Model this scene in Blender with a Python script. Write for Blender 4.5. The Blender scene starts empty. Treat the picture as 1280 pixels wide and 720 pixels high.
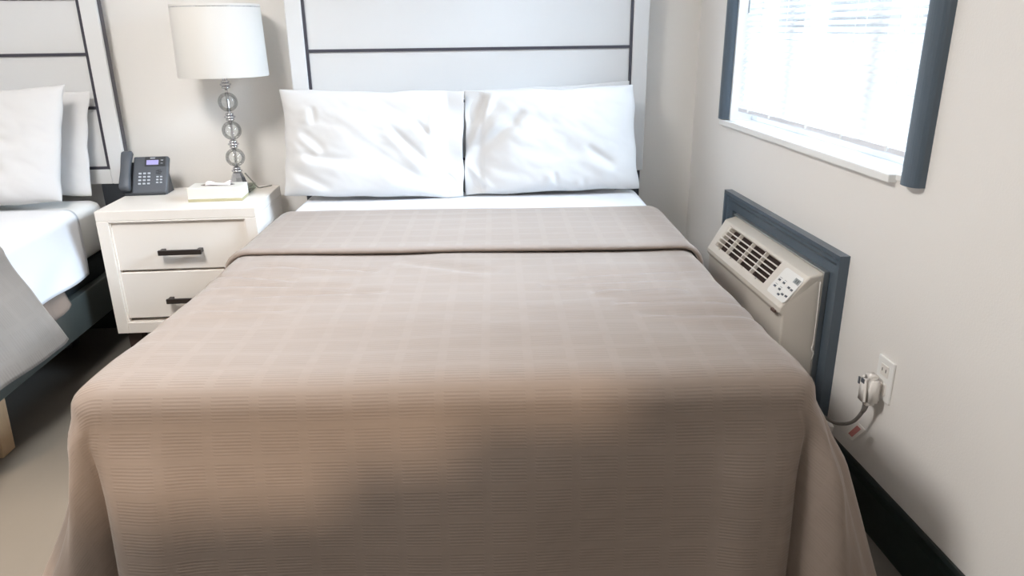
import bpy, bmesh, math, random
from mathutils import Vector, Matrix, noise
random.seed(7)
C = bpy.context.scene.collection
sc = bpy.context.scene
PI = math.pi

# ------------------------------------------------------------------ camera
cam_d = bpy.data.cameras.new('camera'); cam = bpy.data.objects.new('camera', cam_d); C.objects.link(cam)
cam_d.sensor_width = 36.0; cam_d.lens = 36.0 * 924.0 / 1280.0; cam_d.clip_start = 0.02
Vd = Vector((564 - 640, 38 - 360, 924.0)).normalized()            # image direction of the room's depth axis
dn = Vector((673 - 640, 3000 - 360, 924.0)); dn = (dn - dn.dot(Vd) * Vd).normalized()
Zc = -dn; Xc = Vd.cross(Zc)
if Xc.x < 0: Xc = -Xc
right = Vector((Xc.x, Vd.x, Zc.x)); downv = Vector((Xc.y, Vd.y, Zc.y)); fwd = Vector((Xc.z, Vd.z, Zc.z))
mw = Matrix((right, -downv, -fwd)).transposed().to_4x4(); mw.translation = Vector((0, 0, 1.312))
cam.matrix_world = mw
sc.camera = cam

# ------------------------------------------------------------------ light and exposure
sc.view_settings.view_transform = 'Standard'; sc.view_settings.look = 'None'
sc.view_settings.gamma = 1.0; sc.view_settings.use_curve_mapping = False
sc.view_settings.exposure = 0.30
sc.cycles.use_denoising = True
sc.cycles.max_bounces = 12; sc.cycles.diffuse_bounces = 8; sc.cycles.transparent_max_bounces = 16
sc.cycles.transmission_bounces = 10
sc.cycles.caustics_reflective = False; sc.cycles.caustics_refractive = False
sc.cycles.sample_clamp_indirect = 6.0
w = bpy.data.worlds.new('sky'); sc.world = w; w.use_nodes = True
bg = w.node_tree.nodes['Background']; bg.inputs[0].default_value = (0.86, 0.93, 1.0, 1); bg.inputs[1].default_value = 1.5

def light(name, kind, loc, energy, col, rot=None, to=None, **kw):
    d = bpy.data.lights.new(name, kind); d.energy = energy; d.color = col
    for k, v in kw.items(): setattr(d, k, v)
    o = bpy.data.objects.new(name, d); C.objects.link(o); o.location = loc
    if to is not None: o.rotation_euler = (Vector(to) - Vector(loc)).to_track_quat('-Z', 'Y').to_euler()
    if rot is not None: o.rotation_euler = rot
    return o
# daylight through the window on the right wall, an added weak fill lamp at the rear openings, and a low sun through them
light('daylight_side_window', 'AREA', (2.35, 2.33, 2.45), 640, (0.70, 0.85, 1.0), to=(1.1, 2.33, 1.50), shape='RECTANGLE', size=1.6, size_y=1.2)
light('rear_fill', 'AREA', (-.36, -2.05, 1.72), 4, (1.0, 0.95, 0.88), to=(-.36, 2, 1.2), shape='RECTANGLE', size=1.1, size_y=.22)
light('low_sun', 'SUN', (0, -6, 3), 8.0, (1.0, 0.80, 0.61), to=(0.15, 0, 0.816), angle=math.radians(2.6))

# ------------------------------------------------------------------ materials
def s2l(c):
    c = c / 255.0
    return c / 12.92 if c <= 0.04045 else ((c + 0.055) / 1.055) ** 2.4
def rgb(r, g, b): return (s2l(r), s2l(g), s2l(b), 1.0)
def mat(name, col, rough=0.5, metal=0.0, bump=0.0, scale=60.0, var=0.0, vscale=3.0, spec=0.5, stretch=(1, 1, 1), **kw):
    m = bpy.data.materials.new(name); m.use_nodes = True; nt = m.node_tree; b = nt.nodes['Principled BSDF']
    b.inputs['Base Color'].default_value = col; b.inputs['Roughness'].default_value = rough
    b.inputs['Metallic'].default_value = metal; b.inputs['Specular IOR Level'].default_value = spec
    for k, v in kw.items(): b.inputs[k].default_value = v
    tc = nt.nodes.new('ShaderNodeTexCoord'); mp = nt.nodes.new('ShaderNodeMapping')
    mp.inputs['Scale'].default_value = stretch; nt.links.new(tc.outputs['Object'], mp.inputs['Vector'])
    if bump:
        n = nt.nodes.new('ShaderNodeTexNoise'); n.inputs['Scale'].default_value = scale; n.inputs['Detail'].default_value = 4
        bp = nt.nodes.new('ShaderNodeBump'); bp.inputs['Strength'].default_value = bump; bp.inputs['Distance'].default_value = 0.004
        nt.links.new(mp.outputs['Vector'], n.inputs['Vector']); nt.links.new(n.outputs['Fac'], bp.inputs['Height'])
        nt.links.new(bp.outputs['Normal'], b.inputs['Normal'])
    if var:
        n2 = nt.nodes.new('ShaderNodeTexNoise'); n2.inputs['Scale'].default_value = vscale; n2.inputs['Detail'].default_value = 5
        mx = nt.nodes.new('ShaderNodeMix'); mx.data_type = 'RGBA'
        a = tuple(max(0, x * (1 - var)) for x in col[:3]) + (1,); c2 = tuple(min(1, x * (1 + var)) for x in col[:3]) + (1,)
        mx.inputs[6].default_value = a; mx.inputs[7].default_value = c2
        nt.links.new(mp.outputs['Vector'], n2.inputs['Vector']); nt.links.new(n2.outputs['Fac'], mx.inputs[0])
        nt.links.new(mx.outputs[2], b.inputs['Base Color'])
    return m

WALL = mat('wall_paint', rgb(240, 237, 233), 0.75, bump=0.12, scale=180, var=0.015, vscale=2)
CEIL = mat('ceiling_paint', rgb(240, 238, 234), 0.9)
FLOOR = mat('vinyl_floor', rgb(116, 111, 104), 0.5, bump=0.1, scale=40, var=0.14, vscale=2.5, stretch=(1, .35, 1))
NAVY = mat('slate_trim_paint', rgb(83, 96, 108), 0.28, bump=0.05, scale=90, stretch=(1, 1, 1))
DARKB = mat('dark_green_baseboard', rgb(24, 36, 35), 0.35, bump=0.1, scale=50)
WHITE = mat('white_paint', rgb(243, 243, 241), 0.4)
VINYL = mat('white_vinyl', rgb(246, 247, 248), 0.35)
CAB = mat('cream_lacquer', rgb(238, 231, 223), 0.35, var=0.01)
GAP = mat('dark_gap', rgb(30, 22, 22), 0.8)
HBP = mat('headboard_panel', rgb(223, 224, 225), 0.45, bump=0.04, scale=25, stretch=(1, 1, 8))
HBF = mat('headboard_frame', rgb(227, 228, 229), 0.4)
INLAY = mat('dark_inlay', rgb(68, 67, 77), 0.4)
CHAR = mat('charcoal_wood', rgb(50, 54, 60), 0.5, bump=0.1, scale=40, stretch=(1, 1, 6))
LINEN = mat('white_cotton', rgb(216, 215, 215), 0.9, bump=0.08, scale=300, spec=.2)
LINEN2 = mat('white_sheet_cotton', rgb(226, 227, 230), 0.9, bump=0.08, scale=300)
MATT = mat('mattress_ticking', rgb(226, 225, 222), 0.85, bump=0.25, scale=12, stretch=(1, 3, 1))
BROWNB = mat('brown_blanket', rgb(120, 106, 96), 0.9, bump=0.3, scale=120)
BLACKBOX = mat('black_bed_base', rgb(28, 32, 32), 0.5, bump=0.2, scale=30)
RAIL = mat('dark_bed_rail', rgb(70, 75, 72), 0.3, bump=0.08, scale=30, stretch=(4, 1, 1))
PALEW = mat('pale_wood', rgb(196, 170, 138), 0.6, var=0.12, vscale=14, stretch=(4, 4, 1), bump=0.1, scale=40)
BRONZE = mat('dark_bronze', rgb(50, 44, 42), 0.35, metal=0.5)
CHROME = mat('chrome', rgb(215, 215, 218), 0.12, metal=1.0)
SHADE = mat('lamp_shade_linen', rgb(244, 243, 240), 0.8, bump=0.1, scale=400, **{'Subsurface Weight': 0.0})
PHONE = mat('phone_plastic', rgb(82, 86, 93), 0.42)
PHONED = mat('phone_plastic_dark', rgb(52, 55, 60), 0.5)
KEY = mat('phone_key', rgb(190, 196, 204), 0.5)
BOXC = mat('tissue_box_card', rgb(226, 222, 214), 0.6)
BOXE = mat('tissue_box_band', rgb(180, 172, 138), 0.6)
TISSUE = mat('pink_tissue', rgb(246, 232, 230), 0.9)
ACP = mat('air_conditioner_plastic', rgb(224, 217, 207), 0.45, bump=0.05, scale=200)
ACG = mat('grille_slat_plastic', rgb(226, 220, 211), 0.45)
ACD = mat('grille_dark', rgb(62, 48, 44), 0.8)
ACPAN = mat('control_panel_film', rgb(238, 236, 232), 0.3)
LCD = mat('control_display', rgb(150, 152, 150), 0.3)
BTN = mat('button_grey', rgb(92, 96, 104), 0.5)
METAL = mat('bare_metal', rgb(200, 200, 198), 0.3, metal=0.9)
PLUGM = mat('white_plug', rgb(236, 232, 227), 0.4)
CORD = mat('grey_cord', rgb(128, 124, 120), 0.5)
REDT = mat('red_tag', rgb(196, 128, 126), 0.6)
BLIND = None

def trans_mat(name, col, tw):
    m = bpy.data.materials.new(name); m.use_nodes = True; nt = m.node_tree; nt.nodes.clear()
    o = nt.nodes.new('ShaderNodeOutputMaterial'); d = nt.nodes.new('ShaderNodeBsdfDiffuse'); t = nt.nodes.new('ShaderNodeBsdfTranslucent'); x = nt.nodes.new('ShaderNodeMixShader')
    d.inputs[0].default_value = col; t.inputs[0].default_value = col; x.inputs[0].default_value = tw
    nt.links.new(d.outputs[0], x.inputs[1]); nt.links.new(t.outputs[0], x.inputs[2]); nt.links.new(x.outputs[0], o.inputs[0]); return m
BLIND = trans_mat('blind_slat_vinyl', rgb(244, 244, 244), 0.45)
SHADE = trans_mat('lamp_shade_linen', rgb(244, 242, 238), 0.22)

def glass_mat(name, tint, gl=0.08):
    m = bpy.data.materials.new(name); m.use_nodes = True; nt = m.node_tree; nt.nodes.clear()
    o = nt.nodes.new('ShaderNodeOutputMaterial'); t = nt.nodes.new('ShaderNodeBsdfTransparent'); g = nt.nodes.new('ShaderNodeBsdfGlossy'); x = nt.nodes.new('ShaderNodeMixShader')
    lw = nt.nodes.new('ShaderNodeLayerWeight'); lw.inputs[0].default_value = 0.35
    t.inputs[0].default_value = tint; g.inputs['Roughness'].default_value = 0.03
    mr = nt.nodes.new('ShaderNodeMapRange'); mr.inputs[3].default_value = gl; mr.inputs[4].default_value = 0.75
    nt.links.new(lw.outputs['Fresnel'], mr.inputs[0]); nt.links.new(mr.outputs[0], x.inputs[0])
    nt.links.new(t.outputs[0], x.inputs[1]); nt.links.new(g.outputs[0], x.inputs[2]); nt.links.new(x.outputs[0], o.inputs[0]); return m
PANE = glass_mat('window_glass', (0.96, 0.98, 1, 1), 0.04)
BALL = glass_mat('clear_glass', (.95, .96, .96, 1), .05)
ACRYL = bpy.data.materials.new('green_edged_acrylic'); ACRYL.use_nodes = True
_b = ACRYL.node_tree.nodes['Principled BSDF']; _b.inputs['Transmission Weight'].default_value = 0.9; _b.inputs['Roughness'].default_value = 0.05; _b.inputs['IOR'].default_value = 1.3; _b.inputs['Base Color'].default_value = rgb(205, 222, 200)
def emis(name, col, s):
    m = bpy.data.materials.new(name); m.use_nodes = True; b = m.node_tree.nodes['Principled BSDF']
    b.inputs['Base Color'].default_value = (0.02, 0.02, 0.03, 1); b.inputs['Emission Color'].default_value = col; b.inputs['Emission Strength'].default_value = s; return m
SCREEN = emis('phone_screen_glow', rgb(176, 170, 228), 0.95)
DIFFU = emis('lamp_diffuser', (1.0, 0.95, 0.89, 1), 3.0)

def spread_mat(name, col, light):
    m = bpy.data.materials.new(name); m.use_nodes = True; nt = m.node_tree; b = nt.nodes['Principled BSDF']
    L = nt.links.new
    uv = nt.nodes.new('ShaderNodeUVMap'); sep = nt.nodes.new('ShaderNodeSeparateXYZ'); L(uv.outputs[0], sep.inputs[0])
    def M(op, a, bb=None, c=None):
        n = nt.nodes.new('ShaderNodeMath'); n.operation = op
        for i, v in enumerate((a, bb, c)):
            if v is None: continue
            if isinstance(v, (int, float)): n.inputs[i].default_value = v
            else: L(v, n.inputs[i])
        return n.outputs[0]
    fu = M('FRACT', M('DIVIDE', M('ADD', sep.outputs[0], 10.0), 0.092)); fv = M('FRACT', M('DIVIDE', M('ADD', sep.outputs[1], 10.0), 0.075))
    def band(f, c, wd):
        d = M('ABSOLUTE', M('SUBTRACT', f, c)); n = nt.nodes.new('ShaderNodeMapRange'); n.interpolation_type = 'SMOOTHSTEP'
        n.inputs[1].default_value = wd + .04; n.inputs[2].default_value = wd; L(d, n.inputs[0]); return n.outputs[0]
    g = M('MAXIMUM', band(fu, .5, .09), band(fv, .5, .09))
    rib = M('SINE', M('MULTIPLY', sep.outputs[1], 2 * PI / 0.0075))
    ribm = M('MULTIPLY', rib, M('SUBTRACT', 1.0, M('MULTIPLY', g, .85)))
    nz = nt.nodes.new('ShaderNodeTexNoise'); nz.inputs['Scale'].default_value = 1.0; nz.inputs['Detail'].default_value = 3
    mp = nt.nodes.new('ShaderNodeMapping'); mp.inputs['Scale'].default_value = (12, 160, 1); L(uv.outputs[0], mp.inputs[0]); L(mp.outputs[0], nz.inputs['Vector'])
    fac = M('ADD', M('MULTIPLY', g, .065), M('ADD', M('MULTIPLY', ribm, .05), M('MULTIPLY', nz.outputs['Fac'], .4)))
    L(M('SUBTRACT', 0.66, M('MULTIPLY', g, .08)), b.inputs['Roughness'])
    mx = nt.nodes.new('ShaderNodeMix'); mx.data_type = 'RGBA'; mx.inputs[6].default_value = col; mx.inputs[7].default_value = light; L(fac, mx.inputs[0])
    L(mx.outputs[2], b.inputs['Base Color'])
    bp = nt.nodes.new('ShaderNodeBump'); bp.inputs['Strength'].default_value = 0.16; bp.inputs['Distance'].default_value = 0.001; L(ribm, bp.inputs['Height']); L(bp.outputs[0], b.inputs['Normal'])
    b.inputs['Specular IOR Level'].default_value = 0.18
    b.inputs['Sheen Weight'].default_value = 0.2; b.inputs['Sheen Roughness'].default_value = 0.4; b.inputs['Sheen Tint'].default_value = (1, .95, .9, 1)
    return m
SPREAD = spread_mat('taupe_bedspread', rgb(138, 125, 116), rgb(166, 150, 139))
SPREADG = spread_mat('grey_bedspread', rgb(134, 126, 119), rgb(152, 143, 135))

# ------------------------------------------------------------------ mesh helpers
def tag(o, label=None, cat=None, group=None, kind=None):
    if label: o['label'] = label
    if cat: o['category'] = cat
    if group: o['group'] = group
    if kind: o['kind'] = kind
    return o
def empty(name, loc=(0, 0, 0), rz=0.0, **kw):
    o = bpy.data.objects.new(name, None); C.objects.link(o); o.location = loc; o.rotation_euler = (0, 0, rz); o.empty_display_size = .05
    return tag(o, **kw)
def obj(name, bm, m, parent=None, smooth=False, bevel=0.0, seg=2, sub=0, solid=0.0, **kw):
    bmesh.ops.recalc_face_normals(bm, faces=bm.faces[:])
    me = bpy.data.meshes.new(name); bm.to_mesh(me); bm.free()
    for mm in (m if isinstance(m, (list, tuple)) else [m]): me.materials.append(mm)
    if smooth:
        for p in me.polygons: p.use_smooth = True
    o = bpy.data.objects.new(name, me); C.objects.link(o)
    if parent: o.parent = parent
    if solid:
        md = o.modifiers.new('thick', 'SOLIDIFY'); md.thickness = solid; md.offset = -1
    if bevel:
        md = o.modifiers.new('bev', 'BEVEL'); md.width = bevel; md.segments = seg; md.limit_method = 'ANGLE'; md.angle_limit = math.radians(35); md.harden_normals = False
    if sub:
        md = o.modifiers.new('sub', 'SUBSURF'); md.levels = sub; md.render_levels = sub
    return tag(o, **kw)
def B(): return bmesh.new()
def box(bm, x0, x1, y0, y1, z0, z1, mi=0):
    v = [bm.verts.new((x, y, z)) for x in (x0, x1) for y in (y0, y1) for z in (z0, z1)]
    for q in ((0, 1, 3, 2), (4, 6, 7, 5), (0, 4, 5, 1), (2, 3, 7, 6), (0, 2, 6, 4), (1, 5, 7, 3)):
        f = bm.faces.new([v[i] for i in q]); f.material_index = mi
    return bm
def boxes(*bs):
    bm = B()
    for b in bs: box(bm, *b)
    return bm
def lathe(bm, prof, cx=0, cy=0, n=32, caps=True):
    rows = []
    for r, z in prof:
        rows.append([bm.verts.new((cx + r * math.cos(2 * PI * i / n), cy + r * math.sin(2 * PI * i / n), z)) for i in range(n)])
    for a, b in zip(rows, rows[1:]):
        for i in range(n): bm.faces.new((a[i], a[(i + 1) % n], b[(i + 1) % n], b[i]))
    if caps: bm.faces.new(rows[0][::-1]); bm.faces.new(rows[-1])
    return bm
def tube(bm, pts, r, n=8, caps=True):
    pts = [Vector(p) for p in pts]; rows = []; up = None
    for i, p in enumerate(pts):
        t = (pts[min(i + 1, len(pts) - 1)] - pts[max(i - 1, 0)]).normalized()
        if up is None: up = Vector((0, 0, 1)) if abs(t.z) < .9 else Vector((1, 0, 0))
        a = t.cross(up).normalized(); b = a.cross(t).normalized(); up = b
        rr = r[i] if isinstance(r, (list, tuple)) else r
        rows.append([bm.verts.new(p + a * rr * math.cos(2 * PI * k / n) + b * rr * math.sin(2 * PI * k / n)) for k in range(n)])
    for a, b in zip(rows, rows[1:]):
        for i in range(n): bm.faces.new((a[i], a[(i + 1) % n], b[(i + 1) % n], b[i]))
    if caps: bm.faces.new(rows[0][::-1]); bm.faces.new(rows[-1])
    return bm
def smoothcurve(pts, k=8):
    P = [Vector(p) for p in pts]; P = [P[0]] + P + [P[-1]]; out = []
    for i in range(1, len(P) - 2):
        for j in range(k):
            t = j / k
            out.append(0.5 * ((2 * P[i]) + (-P[i - 1] + P[i + 1]) * t + (2 * P[i - 1] - 5 * P[i] + 4 * P[i + 1] - P[i + 2]) * t * t + (-P[i - 1] + 3 * P[i] - 3 * P[i + 1] + P[i + 2]) * t ** 3))
    out.append(P[-2]); return out
def extrude_poly(bm, poly, a0, a1, f):
    """poly: list of 2-D points; f(p, a) -> 3-D point; a0, a1 the two ends"""
    A = [bm.verts.new(f(p, a0)) for p in poly]; Bv = [bm.verts.new(f(p, a1)) for p in poly]; n = len(poly)
    for i in range(n): bm.faces.new((A[i], A[(i + 1) % n], Bv[(i + 1) % n], Bv[i]))
    bm.faces.new(A[::-1]); bm.faces.new(Bv); return bm
def sstep(a, b, x):
    t = max(0.0, min(1.0, (x - a) / (b - a))); return t * t * (3 - 2 * t)
def nz(x, y, z=0.0): return noise.noise(Vector((x, y, z)))

# ------------------------------------------------------------------ the room
XR, YB, YF, XL, ZC = 1.10, 3.40, -2.0, -3.6, 2.5
obj('floor', boxes((XL - .1, XR + .2, YF - .1, YB + .1, -.1, 0)), FLOOR, kind='structure')
obj('ceiling', boxes((XL - .1, XR + .2, YF - .1, YB + .1, ZC, ZC + .1)), CEIL, kind='structure')
obj('wall_back', boxes((XL - .1, XR + .2, YB, YB + .1, 0, ZC)), WALL, kind='structure')
obj('wall_left', boxes((XL - .1, XL, YF, YB, 0, ZC)), WALL, kind='structure')
# right wall with window opening and the air conditioner's sleeve opening
WY0, WY1, WZ0, WZ1 = 1.713, 2.945, 0.945, 2.10
AY0, AY1, AZ0, AZ1 = 1.985, 2.74, 0.21, 0.615
bm = B(); ys = [YF, WY0, AY0, AY1, WY1, YB]; zs = [0, AZ0, AZ1, WZ0, WZ1, ZC]
for i in range(5):
    for j in range(5):
        yc, zc = (ys[i] + ys[i + 1]) / 2, (zs[j] + zs[j + 1]) / 2
        if (WY0 < yc < WY1 and WZ0 < zc < WZ1) or (AY0 < yc < AY1 and AZ0 < zc < AZ1): continue
        box(bm, XR, XR + .15, ys[i], ys[i + 1], zs[j], zs[j + 1])
bmesh.ops.remove_doubles(bm, verts=bm.verts[:], dist=1e-5)
ctr = {}
for f in bm.faces[:]:
    ctr.setdefault(tuple(round(c, 4) for c in f.calc_center_median()), []).append(f)
bmesh.ops.delete(bm, geom=[f for fs in ctr.values() if len(fs) > 1 for f in fs], context='FACES')
obj('wall_right', bm, WALL, kind='structure')
# wall behind the camera with unseen openings added to shape the sun patches
bm = B()
OPEN = [(-2.3, -1.05, .98, 1.56), (-.93, -.36, 1.575, 1.68), (-.93, -.10, 1.68, 1.77), (-.93, .24, 1.77, 1.90)]
xs = sorted({XL, XR} | {v for o in OPEN for v in o[:2]}); zs = sorted({0, ZC} | {v for o in OPEN for v in o[2:]})
for a, b in zip(xs, xs[1:]):
    for c, d in zip(zs, zs[1:]):
        if not any(o[0] < (a + b) / 2 < o[1] and o[2] < (c + d) / 2 < o[3] for o in OPEN): box(bm, a, b, YF - .1, YF, c, d)
obj('wall_front', bm, WALL, kind='structure')
obj('sun_dimmer_pane', boxes((-.94, .25, YF - .056, YF - .05, 1.57, 1.91)), glass_mat('sun_dimmer_tint', (.50, .50, .50, 1), .03), kind='structure')  # unseen tinted sheet added to weaken the sun falling on the bed

# baseboards with a stepped top
def base_prof(t, h): return [(0, 0), (t, 0), (t, h - .03), (t * .75, h - .018), (t * .75, h - .008), (t * .45, h), (0, h)]
obj('baseboard_right', extrude_poly(B(), base_prof(.018, .15), YF, YB - .02, lambda p, a: (XR - p[0], a, p[1])), DARKB, kind='structure', bevel=.0015)
obj('baseboard_back', extrude_poly(B(), base_prof(.018, .15), XL, XR, lambda p, a: (a, YB - p[0], p[1])), DARKB, kind='structure', bevel=.0015)

# window on the right wall: casing, jambs, sill, sash, glass
win = empty('window_1', (XR, (WY0 + WY1) / 2, WZ0)); win['kind'] = 'structure'
def wpart(name, bm, m, **kw):
    o = obj(name, bm, m, **kw); o.parent = win; o.matrix_parent_inverse = Matrix.Translation(-Vector(win.location)); return o
cas = [(0, 0)] + [(.004 + .028 * math.sin(a) ** .7, .0355 - .0355 * math.cos(a)) for a in [PI * i / 14 for i in range(1, 14)]] + [(0, .071)]
wpart('casing', extrude_poly(B(), [(p[0], p[1]) for p in cas], .947, 2.17, lambda p, a: (XR - p[0], WY0 - .071 + p[1], a)), NAVY)
wpart('casing', extrude_poly(B(), cas, .962, 2.17, lambda p, a: (XR - p[0], WY1 + p[1], a)), NAVY)
wpart('casing', extrude_poly(B(), cas, WY0, WY1, lambda p, a: (XR - p[0], a, WZ1 + p[1])), NAVY)
wpart('jamb', boxes((XR - .002, XR + .15, WY0, WY0 + .012, WZ0, WZ1), (XR - .002, XR + .15, WY1 - .012, WY1, WZ0, WZ1), (XR - .002, XR + .15, WY0, WY1, WZ1 - .012, WZ1)), VINYL)
wpart('sill', boxes((XR - .024, XR + .15, WY0 + .045, WY1 + .055, .938, .960), (XR - .004, XR + .15, WY0, WY0 + .05, .944, .9598)), WHITE, bevel=.003)
fr = B()
for b in ((XR + .085, XR + .135, WY0 + .012, WY0 + .06, .96, 2.088), (XR + .085, XR + .135, WY1 - .06, WY1 - .012, .96, 2.088),
          (XR + .085, XR + .135, WY0 + .06, WY1 - .06, .96, 1.01), (XR + .085, XR + .135, WY0 + .06, WY1 - .06, 2.04, 2.088),
          (XR + .08, XR + .14, 1.985, 2.04, 1.01, 2.04), (XR + .08, XR + .14, 2.50, 2.55, 1.01, 2.04)): box(fr, *b)
wpart('sash', fr, VINYL, bevel=.003)
wpart('pane', boxes((XR + .106, XR + .112, WY0 + .06, WY1 - .06, 1.01, 2.04)), PANE)

# ------------------------------------------------------------------ outside the window
bm = boxes((1.3, 14, -6, 12, -.3, -.2)); obj('ground_outside', bm, mat('pale_concrete', rgb(214, 214, 212), 0.9, var=.05), kind='structure')
nb = empty('neighbouring_house', (9.0, 6, -.2), label='pale blue-grey sided house seen between the blind slats outside', cat='building')
bm = B()
for k in range(16): box(bm, 0 - .02 * 0, .3, -6, 6, k * .22, k * .22 + .21)
obj('wall', bm, mat('blue_grey_siding', rgb(150, 166, 182), 0.8), nb)
bm = B(); extrude_poly(bm, [(-.4, 3.5), (3.2, 5.2), (3.2, 5.0), (-.4, 3.35)], -6.3, 6.3, lambda p, a: (p[0], a, p[1])); obj('roof', bm, mat('grey_shingle', rgb(120, 122, 126), .9), nb)

# ------------------------------------------------------------------ blind
bl = empty('window_blind', (1.136, 2.33, 2.07), label='white venetian blind hanging in the window on the right wall', cat='blind')
def rel(o, root): o.parent = root; o.matrix_parent_inverse = Matrix.Translation(-Vector(root.location)); return o
BX, BY0, BY1 = 1.136, 1.738, 2.928
bm = B(); z = 1.030; k = 0
while z < 2.04:
    tilt = math.radians(46 if not (1.30 < z < 1.47) else 30) + .05 * math.sin(k * 2.1); hw = .0125; droop = .004
    c, s = math.cos(tilt), math.sin(tilt); rows = []
    for t in (-1, -.5, 0, .5, 1):
        cx, cz = t * hw * c, t * hw * s; bow = .0016 * (1 - t * t)
        x_, z_ = BX + cx - bow * s, z + cz + bow * c
        rows.append([bm.verts.new((x_, BY0 + (BY1 - BY0) * q / 14, z_ + .0015 * nz(q * .7, k * 1.3))) for q in range(15)])
    for a, b in zip(rows, rows[1:]):
        for q in range(14): bm.faces.new((a[q], a[q + 1], b[q + 1], b[q]))
    z += .0208; k += 1
rel(obj('slats', bm, BLIND, smooth=True), bl)
rel(obj('bottom_rail', boxes((BX - .012, BX + .012, BY0, BY1, .994, 1.012)), mat('blind_rail', rgb(226, 226, 230), .4), bevel=.004), bl)
rel(obj('head_rail', boxes((BX - .018, BX + .018, BY0, BY1, 2.045, 2.085)), VINYL, bevel=.003), bl)
bm = B()
for y in (1.86, 2.10, 2.33, 2.62, 2.82):
    for dx in (-.0155, .0155): tube(bm, [(BX + dx, y, 1.012), (BX + dx, y, 2.045)], .0009, 5)
    tube(bm, [(BX - .0155, y, 1.0), (BX - .0155, y, 1.015)], .004, 6)
rel(obj('ladder_cord', bm, WHITE), bl)
rel(obj('tilt_wand', tube(B(), [(BX - .024, 2.87, 2.04), (BX - .026, 2.872, 1.6), (BX - .024, 2.87, 1.36)], .0035, 6), mat('clear_wand', rgb(190, 194, 198), .2), smooth=True), bl)

# ------------------------------------------------------------------ beds: draping helpers
def wr(x, y, amp, creases):
    """wrinkle height at a point: broad noise plus creases ((x0,y0),(x1,y1),width,depth)"""
    h = amp * (nz(x * 2.2, y * 6.0, 3.1) + .5 * nz(x * 4.5, y * 14.0, 7.7))
    for (a, b, wd, dp) in creases:
        ax, ay = a; bx, by = b; dx, dy = bx - ax, by - ay; L2 = dx * dx + dy * dy
        t = ((x - ax) * dx + (y - ay) * dy) / L2; tc = max(0, min(1, t))
        px, py = ax + tc * dx, ay + tc * dy; d = math.hypot(x - px, y - py)
        side = ((x - ax) * dy - (y - ay) * dx) / math.sqrt(L2)
        fall = sstep(-.15, .2, t) * (1 - sstep(.8, 1.15, t)) if 0 <= t <= 1 else 0.0
        fall = max(fall, 0)
        h += dp * fall * (-math.exp(-(side / wd) ** 2) + .7 * math.exp(-((side - 1.6 * wd) / (1.1 * wd)) ** 2))
    return max(h, -.009)
def drape_foot(w, y1, zt, R, hang, flare, tip=None, creases=(), amp=.0, nx=120, ny=90, headcut=0.0, hemwave=0.0):
    """bedspread over a bed: local x across, y from the foot (0) to y1; hangs over foot and both sides.
    flare(kind, q) -> outward slope; kind 'front' (q = x), 'side' (q = (sign, y)) or 'corner' (q = (sign, theta))"""
    bm = B(); uvl = bm.loops.layers.uv.new('UVMap'); uvd = {}
    def V(p, uv):
        v = bm.verts.new(p); uvd[v] = uv; return v
    xi = w - R; top = []
    for j in range(ny + 1):
        y = R + (y1 - R) * j / ny; row = []
        for i in range(nx + 1):
            x = -xi + 2 * xi * i / nx
            row.append(V((x, y, zt + wr(x, y, amp, creases)), (x, y)))
        top.append(row)
    for j in range(ny):
        for i in range(nx): bm.faces.new((top[j][i], top[j][i + 1], top[j + 1][i + 1], top[j + 1][i]))
    cols = []                                      # (top vert, base point, normal, slope(d), uv dir, head shift)
    for j in range(ny, -1, -1): cols.append((top[j][0], (-1, 0), 'side', (-1, top[j][0].co.y)))
    for k in range(1, 24): cols.append((top[0][0], (-math.cos(PI / 2 * k / 24), -math.sin(PI / 2 * k / 24)), 'corner', (-1, 1 - k / 24)))
    for i in range(nx + 1): cols.append((top[0][i], (0, -1), 'front', top[0][i].co.x))
    for k in range(1, 24): cols.append((top[0][nx], (math.sin(PI / 2 * k / 24), -math.cos(PI / 2 * k / 24)), 'corner', (1, k / 24)))
    for j in range(ny + 1): cols.append((top[j][nx], (1, 0), 'side', (1, top[j][nx].co.y)))
    nrow = 34; prev = None
    for (tv, n, kind, q) in cols:
        col = [tv]; bx, by, bz = tv.co
        for k in range(1, nrow + 1):
            arc = R * PI / 2
            if k <= 7:
                th = PI / 2 * k / 7; o = R * math.sin(th); dz = R * (1 - math.cos(th)); d = 0; s = R * th
            else:
                hh = hang + hemwave * nz(bx * 3, by * 3, 5.5)
                d = (hh - R) * (k - 7) / (nrow - 7); o = R; dz = R + d; s = arc + d
            o += flare(kind, q, d)
            bxs = bx
            if tip and by < .6: bxs = bx + math.copysign((.048 if bx < 0 else .050) * abs(bx / xi) ** 3 * (1 - sstep(R, .6, by)) * (math.sin(PI / 2 * k / 7) * .5 + .5 * sstep(0, .08, d) if k <= 7 else .5 + .5 * sstep(0, .08, d)), bx)
            if tip: o += tip(kind, q) * (math.sin(PI / 2 * k / 7) if k <= 7 else 1.0)
            ysh = headcut * d * sstep(y1 - .5, y1, by) if kind == 'side' else 0
            ripple = .004 * nz(bx * 5 + by * 5, dz * 4, 9.0) * min(1, d * 5)
            p = (bxs + n[0] * (o + ripple), by + n[1] * (o + ripple) + ysh, bz - dz)
            col.append(V(p, (bx + n[0] * s, by + n[1] * s)))
        if prev:
            for k in range(nrow):
                a, b, c, d_ = prev[k], col[k], col[k + 1], prev[k + 1]
                bm.faces.new((a, b, c, d_) if a is not b else (a, c, d_))
        prev = col
    for f in bm.faces:
        for l in f.loops: l[uvl].uv = uvd[l.vert]
    return bm
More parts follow.
